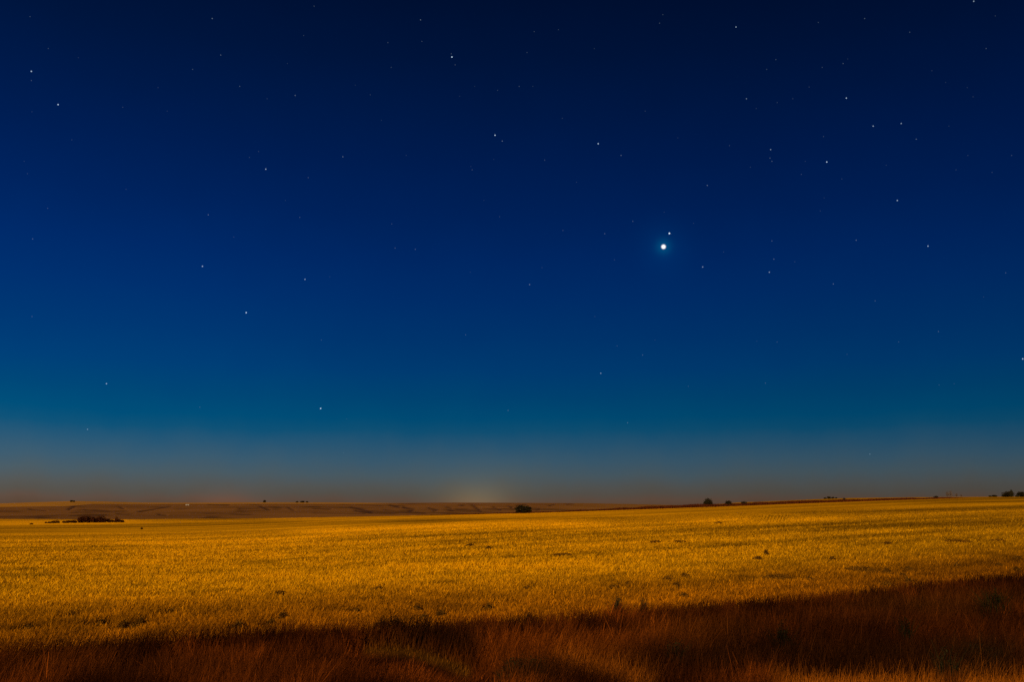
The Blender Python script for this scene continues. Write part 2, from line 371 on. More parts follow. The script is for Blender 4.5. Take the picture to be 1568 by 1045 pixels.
# dark weed patches: photo spot, width, height
W = [(430, 913, 20, 6, "dark flat weed patch alone below the bent track in the stubble"),
     (433, 948, 8, 6, "small dark weed below the flat patch, just above the ditch"),
     (415, 958, 9, 5, "low weed at the ditch edge next to a slightly higher one"),
     (46, 968, 9, 9, "upright dark weed at the stubble edge near the picture corner"),
     (190, 962, 9, 9, "darkest upright weed in the row above the ditch grass"),
     (215, 956, 8, 6, "leaning twin weed beside the small ragged one above ditch"),
     (206, 964, 9, 5, "low ragged weed below the leaning twin weed"),
     (262, 940, 5, 7, "single thin dark weed stalk higher in the stubble"),
     (156, 959, 6, 6, "thin weed before the darkest one in the edge row"),
     (364, 963, 18, 6, "broad dark weed tuft touching the ditch grass top"),
     (112, 946, 10, 5, "pale brown weed smudge above the row of edge weeds"),
     (545, 940, 6, 4, "small dark dot of weed above the grassy track entrance"),
     (640, 936, 10, 5, "low weed above the leafy bush at the ditch break"),
     (675, 945, 14, 9, "curly leafless weed just past the leafy weeds at the ditch break", ),
     (650, 949, 9, 6, "short weed between the leafy bush and the curly weed"),
     (748, 934, 9, 6, "compact black weed in the stubble above mid ditch"),
     (580, 906, 8, 4, "faint low weed in the bright middle stubble"),
     (808, 904, 14, 3, "flat weed streak in the bright middle stubble"),
     (937, 903, 24, 6, "dark oval weed patch above the tall spiky stalk"),
     (964, 898, 14, 3, "thin faint weed streak next to the dark oval patch"),
     (1021, 891, 22, 5, "wide dark weed patch between the oval patch and shaggy clump"),
     (1036, 901, 7, 4, "small weed under the wide dark patch"),
     (1050, 885, 13, 5, "shaggy clump just above the wide dark patch"),
     (1047, 916, 14, 4, "low broken weed just above the ditch grass edge"),
     (1188, 887, 50, 5, "long dark weed strip lying across the stubble"),
     (1239, 890, 12, 3, "short flat streak after the long weed strip"),
     (1275, 859, 5, 5, "tiny upright weed in the upper stubble"),
     (1316, 875, 54, 6, "longest reddish weed bank in the upper stubble"),
     (1359, 880, 12, 7, "blackest square weed clump beside the long reddish bank"),
     (1391, 876, 15, 4, "thin dark streak following the blackest square clump"),
     (1383, 884, 9, 4, "small round weed beneath the thin dark streak"),
     (1391, 895, 7, 6, "upright dark weed touching the ditch edge slope"),
     (1356, 899, 26, 5, "flat brown weed bank on the bare ditch lip"),
     (1466, 870, 10, 4, "small smudge of weed below the long far streak"),
     (1530, 869, 12, 4, "dark weed near the picture edge above the ditch"),
     (1557, 858, 14, 4, "dark flat weed highest by the picture edge"),
     (1558, 878, 9, 9, "bushy brown weed on the ditch top at the picture edge"),
     (1465, 831.5, 44, 2.6, "long thin dark weed streak in the far stubble"),
     (1527, 830.5, 28, 2.4, "shorter thin weed streak beyond the long far one"),
     (1357, 834.5, 16, 2.2, "faint short weed streak in the far stubble"),
     (1004, 833, 22, 3, "dark twiggy streak in the far middle stubble"),
     (1040, 832, 24, 2.4, "paler tail of the dark twiggy far streak"),
     (1160, 858, 16, 3, "flat weed streak under a tiny upright one mid field"),
     (1173, 852, 4, 5, "tiny upright weed standing over a flat streak mid field"),
     (748, 843, 8, 4, "hooked small weed in the far middle stubble"),
     (720, 838, 18, 2.4, "thin curved streak before the hooked small weed"),
     (860, 852, 36, 3, "soft dark weed streak in the middle stubble"),
     (1100, 803, 12, 2.6, "low smudge of weed where the ribbed stubble starts")]
WEED_SPOTS = []
for r_ in W:
    p_ = ground_at(r_[0], r_[1], 10.0); q_ = p_[1] / FPX
    WEED_SPOTS.append((p_[0], p_[1], max(r_[2] * q_ * 0.6, 0.3), max(min(r_[2] * q_, 2.5), 0.8)))

# ------------------------------------------------------------------ stubble over the whole field
M_straw = material("straw", attr=True, nscale=30, namp=0.12, rough=0.7)
M_reed = material("dry_reddish_grass", attr=True, nscale=30, namp=0.15, rough=0.75)
def sample_y(n, lo, hi, p):
    u = rng.random(n); q = 1 - p
    return (lo ** q + u * (hi ** q - lo ** q)) ** (1 / q)
n = 900000
A = rng.uniform(-0.66, 0.66, n); Y = sample_y(n, 14.0, 930.0, 1.42); X = A * Y
A = np.concatenate([A, rng.uniform(-0.6, 0.6, 330000)]); Y = np.concatenate([Y, sample_y(330000, 230.0, 930.0, 0.9)]); X = A * Y
s = edge_dist(X, Y) + 0.5 * (noise(X / 0.8, Y / 0.8, 61) - 0.5)
lim = eY(A) + np.where(A > 0.12, 300, 0)
keep = (s > 0) & (Y < lim)
X, Y, A = X[keep], Y[keep], A[keep]
# sowing rows near by
c, s_ = math.cos(0.62), math.sin(0.62)
al = X * c + Y * s_; ac = -X * s_ + Y * c
near = Y < 70
acr = np.round(ac / 0.28) * 0.28 + rng.normal(0, 0.045, len(ac)); ac = np.where(near, acr, ac)
X = al * c - ac * s_; Y = al * s_ + ac * c
Z = height(X, Y)
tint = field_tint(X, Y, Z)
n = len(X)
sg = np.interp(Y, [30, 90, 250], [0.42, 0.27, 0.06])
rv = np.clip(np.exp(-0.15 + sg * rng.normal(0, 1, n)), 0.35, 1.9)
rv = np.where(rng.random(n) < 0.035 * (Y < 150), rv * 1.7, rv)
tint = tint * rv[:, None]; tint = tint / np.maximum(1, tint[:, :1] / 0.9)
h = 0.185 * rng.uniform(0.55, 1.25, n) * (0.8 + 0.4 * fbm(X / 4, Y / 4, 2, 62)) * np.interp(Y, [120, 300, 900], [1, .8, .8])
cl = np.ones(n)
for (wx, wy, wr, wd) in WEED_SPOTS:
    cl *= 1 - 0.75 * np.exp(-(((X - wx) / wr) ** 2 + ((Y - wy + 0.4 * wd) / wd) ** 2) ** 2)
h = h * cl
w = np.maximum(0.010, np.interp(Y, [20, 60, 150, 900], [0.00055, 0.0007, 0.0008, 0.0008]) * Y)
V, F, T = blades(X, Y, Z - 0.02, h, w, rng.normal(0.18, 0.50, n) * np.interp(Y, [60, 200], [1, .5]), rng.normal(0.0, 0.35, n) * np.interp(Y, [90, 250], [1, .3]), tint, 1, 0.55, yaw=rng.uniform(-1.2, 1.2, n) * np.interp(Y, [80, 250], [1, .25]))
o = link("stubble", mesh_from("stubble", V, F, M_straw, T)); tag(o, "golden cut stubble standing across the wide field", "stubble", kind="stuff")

# ------------------------------------------------------------------ tall grass of the ditch
n = 430000
A = rng.uniform(-0.66, 0.66, n); Y = sample_y(n, 10.5, 48.0, 0.75); X = A * Y
s = edge_dist(X, Y) + 0.5 * (fbm(X / 1.6, Y / 1.6, 3, 71) - 0.5)
keep = (s < 0.1); X, Y, s = X[keep], Y[keep], s[keep]
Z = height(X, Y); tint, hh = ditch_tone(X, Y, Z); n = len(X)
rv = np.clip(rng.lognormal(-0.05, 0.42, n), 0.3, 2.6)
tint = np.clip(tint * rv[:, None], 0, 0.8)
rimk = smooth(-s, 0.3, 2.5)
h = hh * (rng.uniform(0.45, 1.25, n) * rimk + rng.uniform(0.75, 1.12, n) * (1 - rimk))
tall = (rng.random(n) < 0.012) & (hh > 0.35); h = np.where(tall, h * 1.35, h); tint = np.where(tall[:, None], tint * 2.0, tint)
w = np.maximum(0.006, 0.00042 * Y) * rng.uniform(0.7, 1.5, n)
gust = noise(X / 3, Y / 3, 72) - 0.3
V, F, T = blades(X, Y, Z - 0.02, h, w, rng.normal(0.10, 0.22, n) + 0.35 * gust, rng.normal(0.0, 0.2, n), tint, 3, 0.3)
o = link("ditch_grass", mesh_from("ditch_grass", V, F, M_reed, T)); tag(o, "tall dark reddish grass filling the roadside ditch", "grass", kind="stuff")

# ------------------------------------------------------------------ rough grass along the far edge of the field
n = 26000
P = rng.uniform(560, 1500, n)
A = np.array([slope(p, 778)[0] for p in (560, 1500)]); A = A[0] + (P - 560) / 940 * (A[1] - A[0])
Y = eY(A) + rng.uniform(-1.0, 5.0, n); X = A * Y; Z = height(X, Y)
hm = np.interp(P, [560, 640, 720, 860, 1000, 1150, 1300, 1400, 1460, 1500], [0.05, .35, .6, .75, 1.35, 1.3, 1.05, .85, .5, .05])
h = hm * rng.uniform(0.6, 1.15, n) * (0.75 + 0.5 * noise(X / 6, Y / 6, 81))
tint = np.tile(np.array([0.085, 0.018, 0.004]), (n, 1)) * rng.uniform(0.5, 1.5, n)[:, None]
V, F, T = blades(X, Y, Z - 0.05, h, rng.uniform(0.10, 0.3, n), rng.normal(0, .2, n), rng.normal(0, .2, n), tint, 2, 0.3)
o = link("margin_grass", mesh_from("margin_grass", V, F, M_reed, T)); tag(o, "thin dark line of rough grass along the far field edge", "grass", kind="stuff")

# ------------------------------------------------------------------ bushes and small trees
M_leaf = material("dull_foliage", attr=True, nscale=6, namp=0.35, rough=0.8)
M_bark = material("bark", attr=False, col=(0.05, 0.028, 0.012, 1), nscale=9, namp=0.3)
def crown_mesh(seed, n=2600, lobes=9, flat=0.85, sparse=1.0, col=(0.030, 0.020, 0.006), leaf=0.075):
    """Leaves through several uneven lobes, in a box about 1 wide (+-0.5) and 1 high."""
    r = np.random.default_rng(seed); P = []
    cent = [(0, 0, 0.52, 0.42)]
    for i in range(lobes):
        an = 2 * math.pi * i / lobes + r.uniform(-.3, .3); rr = r.uniform(0.14, 0.34)
        cent.append((rr * math.cos(an), rr * math.sin(an), r.uniform(0.22, 0.72) - 0.35 * rr, r.uniform(0.13, 0.27)))
    per = n // len(cent)
    for cx, cy, cz, cr in cent:
        d = r.normal(size=(per, 3)); d /= np.linalg.norm(d, axis=1)[:, None]
        q = d * (cr * r.uniform(0.45, 1.12, per) ** 0.6)[:, None]
        P.append(q * np.array([1, 1, flat]) + np.array([cx, cy, cz]))
    P = np.concatenate(P); P = P[(P[:, 2] > 0.02)]
    P = P[fbm(P[:, 0] * 9 + P[:, 2] * 5, P[:, 2] * 9 + P[:, 1] * 7, 2, seed) < 0.42 + 0.35 * sparse]
    k = len(P); u = r.normal(size=(k, 3)); u /= np.linalg.norm(u, axis=1)[:, None]
    v = np.cross(u, r.normal(size=(k, 3))); v /= np.linalg.norm(v, axis=1)[:, None]
    sz = (leaf * r.uniform(0.4, 1.0, k))[:, None]
    V = np.stack([P - u * sz, P - v * sz * .5, P + u * sz, P + v * sz * .5], 1).reshape(-1, 3)
    F = np.arange(4 * k).reshape(-1, 4)
    T = np.repeat(np.array(col)[None] * r.uniform(0.4, 1.7, k)[:, None], 4, 0)
    return mesh_from("crown", V, F, M_leaf, T)
def stems_mesh(seed, count=7, top=0.75, spread=0.3, rad=0.018):
    r = np.random.default_rng(seed); V = []; F = []
    for i in range(count):
        an = r.uniform(0, 6.28); rr = r.uniform(0.2, 1) * spread; hh = top * r.uniform(0.6, 1.1)
        pts = [np.array([0.05 * rr * math.cos(an), 0.05 * rr * math.sin(an), -0.03])]
        for j in range(1, 5):
            t = j / 4; pts.append(np.array([rr * t ** 1.2 * math.cos(an), rr * t ** 1.2 * math.sin(an), hh * t]) + r.normal(0, .012, 3))
        b = len(V)
        for j, p in enumerate(pts):
            ra = rad * (1 - 0.8 * j / 4)
            for q in range(5): V.append(p + ra * np.array([math.cos(q * 1.2566), math.sin(q * 1.2566), 0]))
        for j in range(4):
            for q in range(5):
                F.append([b + j * 5 + q, b + j * 5 + (q + 1) % 5, b + (j + 1) * 5 + (q + 1) % 5, b + (j + 1) * 5 + q])
    return mesh_from("stems", np.array(V), np.array(F), M_bark)
DOME = [crown_mesh(s_, flat=0.95) for s_ in (101, 102, 103)]
ROUND = [crown_mesh(s_, lobes=7, flat=1.15, col=(0.028, 0.021, 0.008)) for s_ in (111, 112, 113)]
GROVE = [crown_mesh(s_, n=2000, lobes=8, flat=1.25, sparse=0.7, col=(0.085, 0.024, 0.006), leaf=0.085) for s_ in (121, 122, 123, 124)]
BARE = [crown_mesh(s_, n=700, lobes=8, flat=1.2, sparse=0.6, col=(0.15, 0.10, 0.07), leaf=0.06) for s_ in (131, 132)]
STEM = [stems_mesh(s_) for s_ in (141, 142, 143)]
TWIG = stems_mesh(151, 16, 1.0, 0.42, 0.012)
def bush(name, px, py, wpx, hpx, kinds, i, label, cat, group=None, stems=None, dy=0.0, near_y=None):
    p = ground_at(px, py) if near_y is None else near_y
    Yb = p[1] + dy; Xb = p[0] * Yb / p[1]; zb = float(height(Xb, Yb))
    wm = 1.1 * wpx * Yb / FPX; hm = (1.28 if px < 1400 else 1.1) * hpx * Yb / FPX
    e = bpy.data.objects.new(name, None); C.objects.link(e); e.location = (Xb, Yb, zb); e.rotation_euler = (0, 0, 1.3 * i)
    tag(e, label, cat, group)
    cr = link("crown", kinds[i % len(kinds)], e); cr.scale = (wm, wm, hm)
    st = link("trunk", stems or STEM[i % 3], e); st.scale = (wm * .8, wm * .8, hm)
    return e
def at_margin(px, dy=2.0):                      # a spot on the grassy line along the far edge
    a_ = slope(px, 776)[0]; Y_ = float(eY(a_)) + dy
    return np.array([a_ * Y_, Y_, float(height(a_ * Y_, Y_))])
bush("bush", 800, 787, 27, 11.5, DOME, 0, "wide dark dome-shaped bush on the field edge beside the horizon glow", "bush", near_y=at_margin(800))
bush("bush", 1084.5, 777, 15, 11, ROUND, 0, "tallest round dark bush of the three on the skyline", "bush", "three skyline bushes", near_y=at_margin(1084.5))
bush("bush", 1115.5, 776, 12, 7.5, ROUND, 1, "middle-sized dark bush between the tallest and smallest of the skyline three", "bush", "three skyline bushes", near_y=at_margin(1115.5))
bush("bush", 1140, 775, 10, 6, DOME, 1, "smallest low bush of the three on the skyline", "bush", "three skyline bushes", near_y=at_margin(1140))
bush("bush", 1293, 770, 6, 5.2, ROUND, 2, "tiny round bush alone on the dark grass line near distant thicket", "bush", near_y=at_margin(1293))
bush("bush", 1434, 765, 8, 5, DOME, 2, "small bush where the dark grass line meets the skyline", "bush", near_y=at_margin(1434))
bush("bush", 1517, 763, 5, 2.6, DOME, 0, "very low scrub mound beside a flat bush on the right skyline".replace("right ", "far "), "bush", near_y=at_margin(1517, 240))
bush("bush", 1524, 763, 8, 3.4, DOME, 1, "low flat bush between the scrub mound and the large skyline bush", "bush", near_y=at_margin(1524, 230))
bush("bush", 1545, 763, 20, 9, DOME, 2, "large spreading dark bush with a small tree poking above it", "bush", near_y=at_margin(1545, 160))
bush("small_tree", 1550.5, 763, 5, 11, ROUND, 0, "small upright tree poking above the large spreading bush", "tree", near_y=at_margin(1550.5, 155))
bush("bush", 1564.5, 763, 14, 8, ROUND, 1, "round dark bush cut off by the picture edge", "bush", near_y=at_margin(1564.5, 160))
for i, (px_, w_, h_, lb) in enumerate([(1452, 6, 9, "thin bare tree, first of the hazy leafless trees on the skyline"),
                                       (1457, 6, 9.5, "thin bare tree, tallest of the hazy leafless trees on the skyline"),
                                       (1466, 5, 6, "short bare tree standing third among the hazy leafless skyline trees"),
                                       (1473, 4, 4, "lowest bare tree ending the row of hazy leafless skyline trees")]):
    bush("bare_tree", px_, 763, w_, h_, BARE, i, lb, "tree", "leafless trees on the skyline", TWIG, near_y=at_margin(px_, 290))
for i, (px_, w_, h_, lb) in enumerate([(1264, 5, 2.2, "low shrub starting the distant thicket on the field crest"),
                                       (1270, 6, 3.4, "highest shrub of the distant thicket on the field crest"),
                                       (1276, 5, 2.6, "middle shrub of the distant thicket on the field crest"),
                                       (1281, 4, 1.8, "lowest shrub ending the distant thicket on the field crest")]):
    bush("shrub", px_, 765, w_, h_, DOME, i, lb, "shrub", "distant thicket on the crest", near_y=at_margin(px_, 285))
GR = [(70, 3.5, 2.2, "tiny shrub starting the low outer row beside the grove"), (76, 6, 2.4, "second low shrub in the outer row beside the grove"),
      (82, 6, 3.2, "third low shrub in the outer row beside the grove"), (87.5, 7, 3.8, "rounded fourth shrub ending the outer row before the gap"),
      (98, 5, 3, "low shrub just after the gap in the grove row"), (104, 7, 3.6, "low shrub second after the gap in the grove row"),
      (110, 7, 3.6, "low shrub third after the gap in the grove row"), (115, 6, 4, "shrub standing against the tall end tree of the grove"),
      (121, 6, 8, "tall narrow tree at the outer end of the grove"), (125, 6, 8.6, "tall tree second from the outer end of the grove"),
      (129.5, 6, 9.4, "highest pointed tree of the dark grove"), (135, 7, 8.6, "third-highest bushy tree just after the highest grove tree"),
      (140.5, 7, 8.2, "level-topped tree in the middle of the grove"), (146, 7, 7, "shorter tree in the dip of the grove"),
      (151.5, 8, 8.4, "full rounded tree after the dip in the grove"), (156, 7, 8.4, "rounded tree where the tall grove ends"),
      (161.5, 7, 5.4, "medium shrub stepping down from the tall grove"), (166.5, 6, 5, "medium shrub second down the step of the grove"),
      (172, 5, 4, "low shrub before the little peak beyond the grove"), (177.5, 5, 7, "little peaked tree near the inner end of the grove"),
      (182, 6, 4.6, "low shrub just after the little peaked tree"), (187, 5, 3.4, "small last shrub at the inner end of the grove")]
for i, (px_, w_, h_, lb) in enumerate(GR):
    p = ground_at(px_, 802.2 - 0.012 * (px_ - 70))
    bush("grove_tree" if h_ > 5 else "shrub", px_, 802, w_ * 1.15, h_, GROVE, i, lb, "tree" if h_ > 5 else "shrub", "trees and shrubs of the field grove", near_y=p)
bush("shrub", 48, 804, 5, 2, GROVE, 1, "tiny lone brown shrub out in the field beside the grove row", "shrub")
bush("shrub", 217, 812, 4, 3, GROVE, 2, "tiny lone brown shrub in the open field past the grove", "shrub")
for i, (px_, py_, w_, h_, lb) in enumerate([(109, 772, 5, 2.2, "dark speck of a tree on the tan hilltop above the grove"),
                                            (113, 772, 4, 1.8, "smaller of two dark trees on the tan hilltop above the grove"),
                                            (405, 771.5, 6, 3, "lone dark tree breaking the hill skyline"),
                                            (455, 771, 5, 1.6, "low thin shrub on the hill crest beside two larger ones"),
                                            (463, 771, 8, 2, "long low shrub in the middle of the hill crest trio"),
                                            (470, 771, 5, 1.6, "last short shrub of the hill crest trio")]):
    a_ = slope(px_, py_)[0]; Y_ = 4850.0 if px_ > 200 else 4600.0
    bush("hill_tree", px_, py_, w_ * .9, h_ + 0.3, DOME, i, lb, "tree", "trees along the hill crest", near_y=np.array([a_ * Y_, Y_, 0.0]))

# small pale farm building far away on the hillside
def shed():
    a_ = slope(287, 776)[0]; Y_ = 3900.0
    p = (a_ * Y_, Y_, float(height(a_ * Y_, Y_)))
    e = bpy.data.objects.new("farm_building", None); C.objects.link(e); e.location = p; e.rotation_euler = (0, 0, 0.15)
    tag(e, "tiny pale farm building alone on the brown hillside", "building")
    w, d, h, r = 6.5, 4.5, 2.6, 1.6
    mw = material("pale_painted_wall", attr=False, col=(0.38, 0.32, 0.25, 1), nscale=0.6, namp=0.08)
    mr_ = material("pale_metal_roof", attr=False, col=(0.50, 0.46, 0.40, 1), nscale=0.6, namp=0.08, rough=0.5)
    md = material("dark_timber", attr=False, col=(0.06, 0.04, 0.03, 1), nscale=2, namp=0.2)
    V = [(-w, -d, -1), (w, -d, -1), (w, d, -1), (-w, d, -1), (-w, -d, h), (w, -d, h), (w, d, h), (-w, d, h), (-w, 0, h + r), (w, 0, h + r)]
    me = bpy.data.meshes.new("wall"); me.from_pydata(V, [], [(0, 1, 5, 4), (2, 3, 7, 6), (1, 2, 6, 9, 5), (3, 0, 4, 8, 7)]); me.materials.append(mw); link("wall", me, e)
    ow, od, zz = w + .4, d + .6, h - .15
    V = [(-ow, -od, zz), (ow, -od, zz), (ow, 0, h + r + .15), (-ow, 0, h + r + .15), (ow, od, zz), (-ow, od, zz),
         (-ow, -od, zz - .15), (ow, -od, zz - .15), (ow, 0, h + r), (-ow, 0, h + r), (ow, od, zz - .15), (-ow, od, zz - .15)]
    me = bpy.data.meshes.new("roof"); me.from_pydata(V, [], [(0, 1, 2, 3), (3, 2, 4, 5), (6, 9, 8, 7), (9, 11, 10, 8), (0, 6, 7, 1), (5, 4, 10, 11), (0, 3, 9, 6), (3, 5, 11, 9), (1, 7, 8, 2), (2, 8, 10, 4)])
    me.materials.append(mr_); link("roof", me, e)
    V = [(x, y, z) for y in (-d - .12, -d - .02) for x, z in ((-1.8, -1), (1.8, -1), (1.8, 2), (-1.8, 2))]
    me = bpy.data.meshes.new("door"); me.from_pydata(V, [], [(0, 1, 2, 3), (4, 7, 6, 5), (0, 4, 5, 1), (1, 5, 6, 2), (2, 6, 7, 3), (3, 7, 4, 0)]); me.materials.append(md); link("door", me, e)
shed()

# ------------------------------------------------------------------ dark weeds standing in the stubble and in the ditch
M_weed = material("dark_weed", attr=True, nscale=25, namp=0.3)
def weed(px, py, wpx, hpx, label, col=(0.040, 0.018, 0.004), n=None, leafy=0.5, upright=0.5, name="weed_clump", cat="weeds", dense=1.0):
    p = ground_at(px, py, 10.0)
    px2m = p[1] / FPX
    w = wpx * px2m; h = hpx * px2m * 1.05 + 0.04; d = max(min(w, 2.2), 0.25)
    n = n or int(np.clip(260 + 10 * wpx * dense, 260, 900) * dense)
    r = rng.random(n) ** 0.7; th = rng.uniform(0, 2 * math.pi, n)
    X = r * np.cos(th) * w / 2; Y = r * np.sin(th) * d / 2
    Zb = height(X + p[0], Y + p[1]) - p[2]
    hh = h * rng.uniform(0.35, 1.1, n) * (1.05 - 0.6 * r ** 2) * (0.6 + 0.8 * noise(X * 4 / max(w, .3) + px, Y + py, 91))
    wb = max(0.012, 0.0007 * p[1]) * rng.uniform(0.7, 1.6, n)
    tint = np.array(col)[None] * rng.uniform(0.4, 1.7, n)[:, None]
    V, F, T = blades(X, Y, Zb - 0.02, hh, wb, rng.normal(0, 0.45, n) * (1.2 - upright), rng.normal(0, 0.3, n), tint, 3, 0.25)
    # leaves along the stems
    k = int(n * 3 * leafy)
    if k:
        i = rng.integers(0, n, k); t = rng.uniform(0.25, 1.0, k)
        P = np.stack([X[i], Y[i], Zb[i] + hh[i] * t], 1) + rng.normal(0, 0.03, (k, 3))
        u = rng.normal(size=(k, 3)); u /= np.linalg.norm(u, axis=1)[:, None]
        v = np.cross(u, rng.normal(size=(k, 3))); v /= np.linalg.norm(v, axis=1)[:, None]
        sz = (np.maximum(0.03, 0.0012 * p[1]) * rng.uniform(0.5, 1.3, k))[:, None]
        V2 = np.stack([P - u * sz, P - v * sz * .4, P + u * sz, P + v * sz * .4], 1).reshape(-1, 3)
        F2 = np.arange(4 * k).reshape(-1, 4) + len(V)
        T2 = np.repeat(np.array(col)[None] * rng.uniform(0.4, 1.8, k)[:, None], 4, 0)
        V = np.concatenate([V, V2]); F = np.concatenate([F, F2]); T = np.concatenate([T, T2])
    o = link(name, mesh_from(name, V, F, M_weed, T), loc=p)
    tag(o, label, cat, "dark weeds in the stubble" if cat == "weeds" else None)
    return o
for r_ in W:
    big = r_[2] > 20
    weed(r_[0], r_[1], r_[2] * 0.85, r_[3] * 0.85, r_[4], col=(0.15, 0.058, 0.003) if big else (0.105, 0.042, 0.003), upright=0.2 if r_[3] < 5 else 0.6)
weed(607, 969, 24, 22, "tall leafy dark weeds rising at the break in the ditch grass", (0.034, 0.015, 0.003), 300, 1.2, 0.7, "leafy_weed")
weed(584, 970, 24, 19, "lower leafy weeds beside the tall ones at the ditch break", (0.036, 0.015, 0.003), 240, 1.0, 0.6, "leafy_weed")
weed(986, 949, 9, 37, "tallest spiky dark stalk sticking up out of ditch grass", (0.035, 0.022, 0.006), 60, 2.5, 0.95, "weed_stalk", "weeds")
weed(946, 949, 18, 24, "rounded dark herb at the ditch edge near the spiky stalk", (0.040, 0.026, 0.007), 220, 1.0, 0.6, "leafy_weed")
weed(811, 958, 8, 20, "slim dark herb tip on the ditch edge mid way", (0.045, 0.022, 0.006), 60, 1.0, 0.8, "weed_stalk")
weed(1524, 958, 38, 40, "dull green leafy mound in the dark ditch grass", (0.014, 0.011, 0.002), 500, 1.4, 0.3, "ditch_shrub", "plant")
weed(1390, 1000, 12, 38, "narrow dark green herb alone in the ditch grass", (0.010, 0.008, 0.002), 160, 1.2, 0.8, "ditch_shrub", "plant")
weed(1203, 1014, 28, 40, "blackish green rounded herb low in the ditch", (0.009, 0.007, 0.002), 340, 1.4, 0.4, "ditch_shrub", "plant")
weed(1038, 1030, 36, 38, "dark bushy herb in the deepest part of the ditch", (0.018, 0.014, 0.004), 380, 1.2, 0.4, "ditch_shrub", "plant")
weed(806, 1050, 90, 34, "broad black-green tussock at the bottom middle of the ditch", (0.016, 0.014, 0.004), 900, 0.8, 0.6, "ditch_shrub", "plant")
weed(1450, 1060, 16, 54, "tall dark herb splitting the pale grass strip", (0.018, 0.013, 0.004), 220, 1.0, 0.8, "ditch_shrub", "plant")
weed(1466, 1056, 16, 30, "shorter dark herb leaning beside the tall splitting one", (0.018, 0.015, 0.004), 160, 1.0, 0.6, "ditch_shrub", "plant")
weed(1510, 1024, 72, 38, "sprawling near-black herb patch above the pale grass strip", (0.016, 0.013, 0.005), 600, 1.0, 0.3, "ditch_shrub", "plant")
weed(1150, 985, 40, 22, "dim brown tussock above the blackish green herb", (0.045, 0.020, 0.005), 360, 0.8, 0.5, "ditch_shrub", "plant")

# ------------------------------------------------------------------ stars and planets
STAR_R = 60000.0
LAND = [(48, 109, .8, "bright star high near the corner above its fainter twin", "upper corner star"),
        (89, 160, .85, "bright lone star below the pair in the high corner", "lone high corner star"),
        (692, 87, 1.0, "brightest star near the top middle of the sky", "bright top middle star"),
        (758, 207, .9, "bright star of a close slanted pair below the top middle", "slanted pair star"),
        (916, 220, .85, "bright star alone high above the brilliant planet", "star high above planet"),
        (407, 259, .7, "white star alone in the upper sky over the lone hill tree", "star over hill tree"),
        (310, 408, .75, "white star, upper one of two steep ones in mid sky", "upper steep star"),
        (377, 479, .95, "bright star, lower and brighter of two steep ones in mid sky", "lower steep star"),
        (467, 428, .65, "modest star beside and above the bright mid sky star", "modest mid star"),
        (163, 588, .7, "low star standing over the dark grove", "star over grove"),
        (491, 626, .95, "brightest low star, hanging over the hills", "brightest low star"),
        (1127, 41, .65, "white star alone close to the top edge", "top edge star"),
        (1491, 1.5, .6, "star cut by the top edge of the picture", "cut top star"),
        (1296, 150, .75, "white star heading the high triangle of stars", "triangle head star"),
        (1337, 193, .65, "star at the base of the high triangle of stars", "triangle base star"),
        (1380, 189, .6, "star at the outer corner of the high triangle", "outer triangle star"),
        (1266, 248, .85, "bright bluish star below the high triangle", "star below triangle"),
        (1374, 307, .7, "star alone midway down below the high triangle corner", "midway lone star"),
        (1421, 377, .7, "star alone level with the brilliant planet, far beyond it", "level lone star"),
        (1566, 550, .8, "star touching the side edge of the picture", "side edge star"),
        (1178, 417, .6, "lower star of a small pair beyond the brilliant planet", "small pair star"),
        (1180, 229, .55, "top star of a tiny tight trio high up", "tight trio star"),
        (1076, 409, .6, "small star just below and beyond the brilliant planet", "star under planet"),
        (920, 572, .6, "low star alone beneath the brilliant planet", "low lone star"),
        (134, 658, .45, "faint orange-white star lowest above the grove", "lowest grove star"),
        (811, 436, .45, "faint lone star in the empty middle of the sky", "middle lone star"),
        (1332, 696, .35, "faint star lowest over the far skyline", "lowest skyline star")]
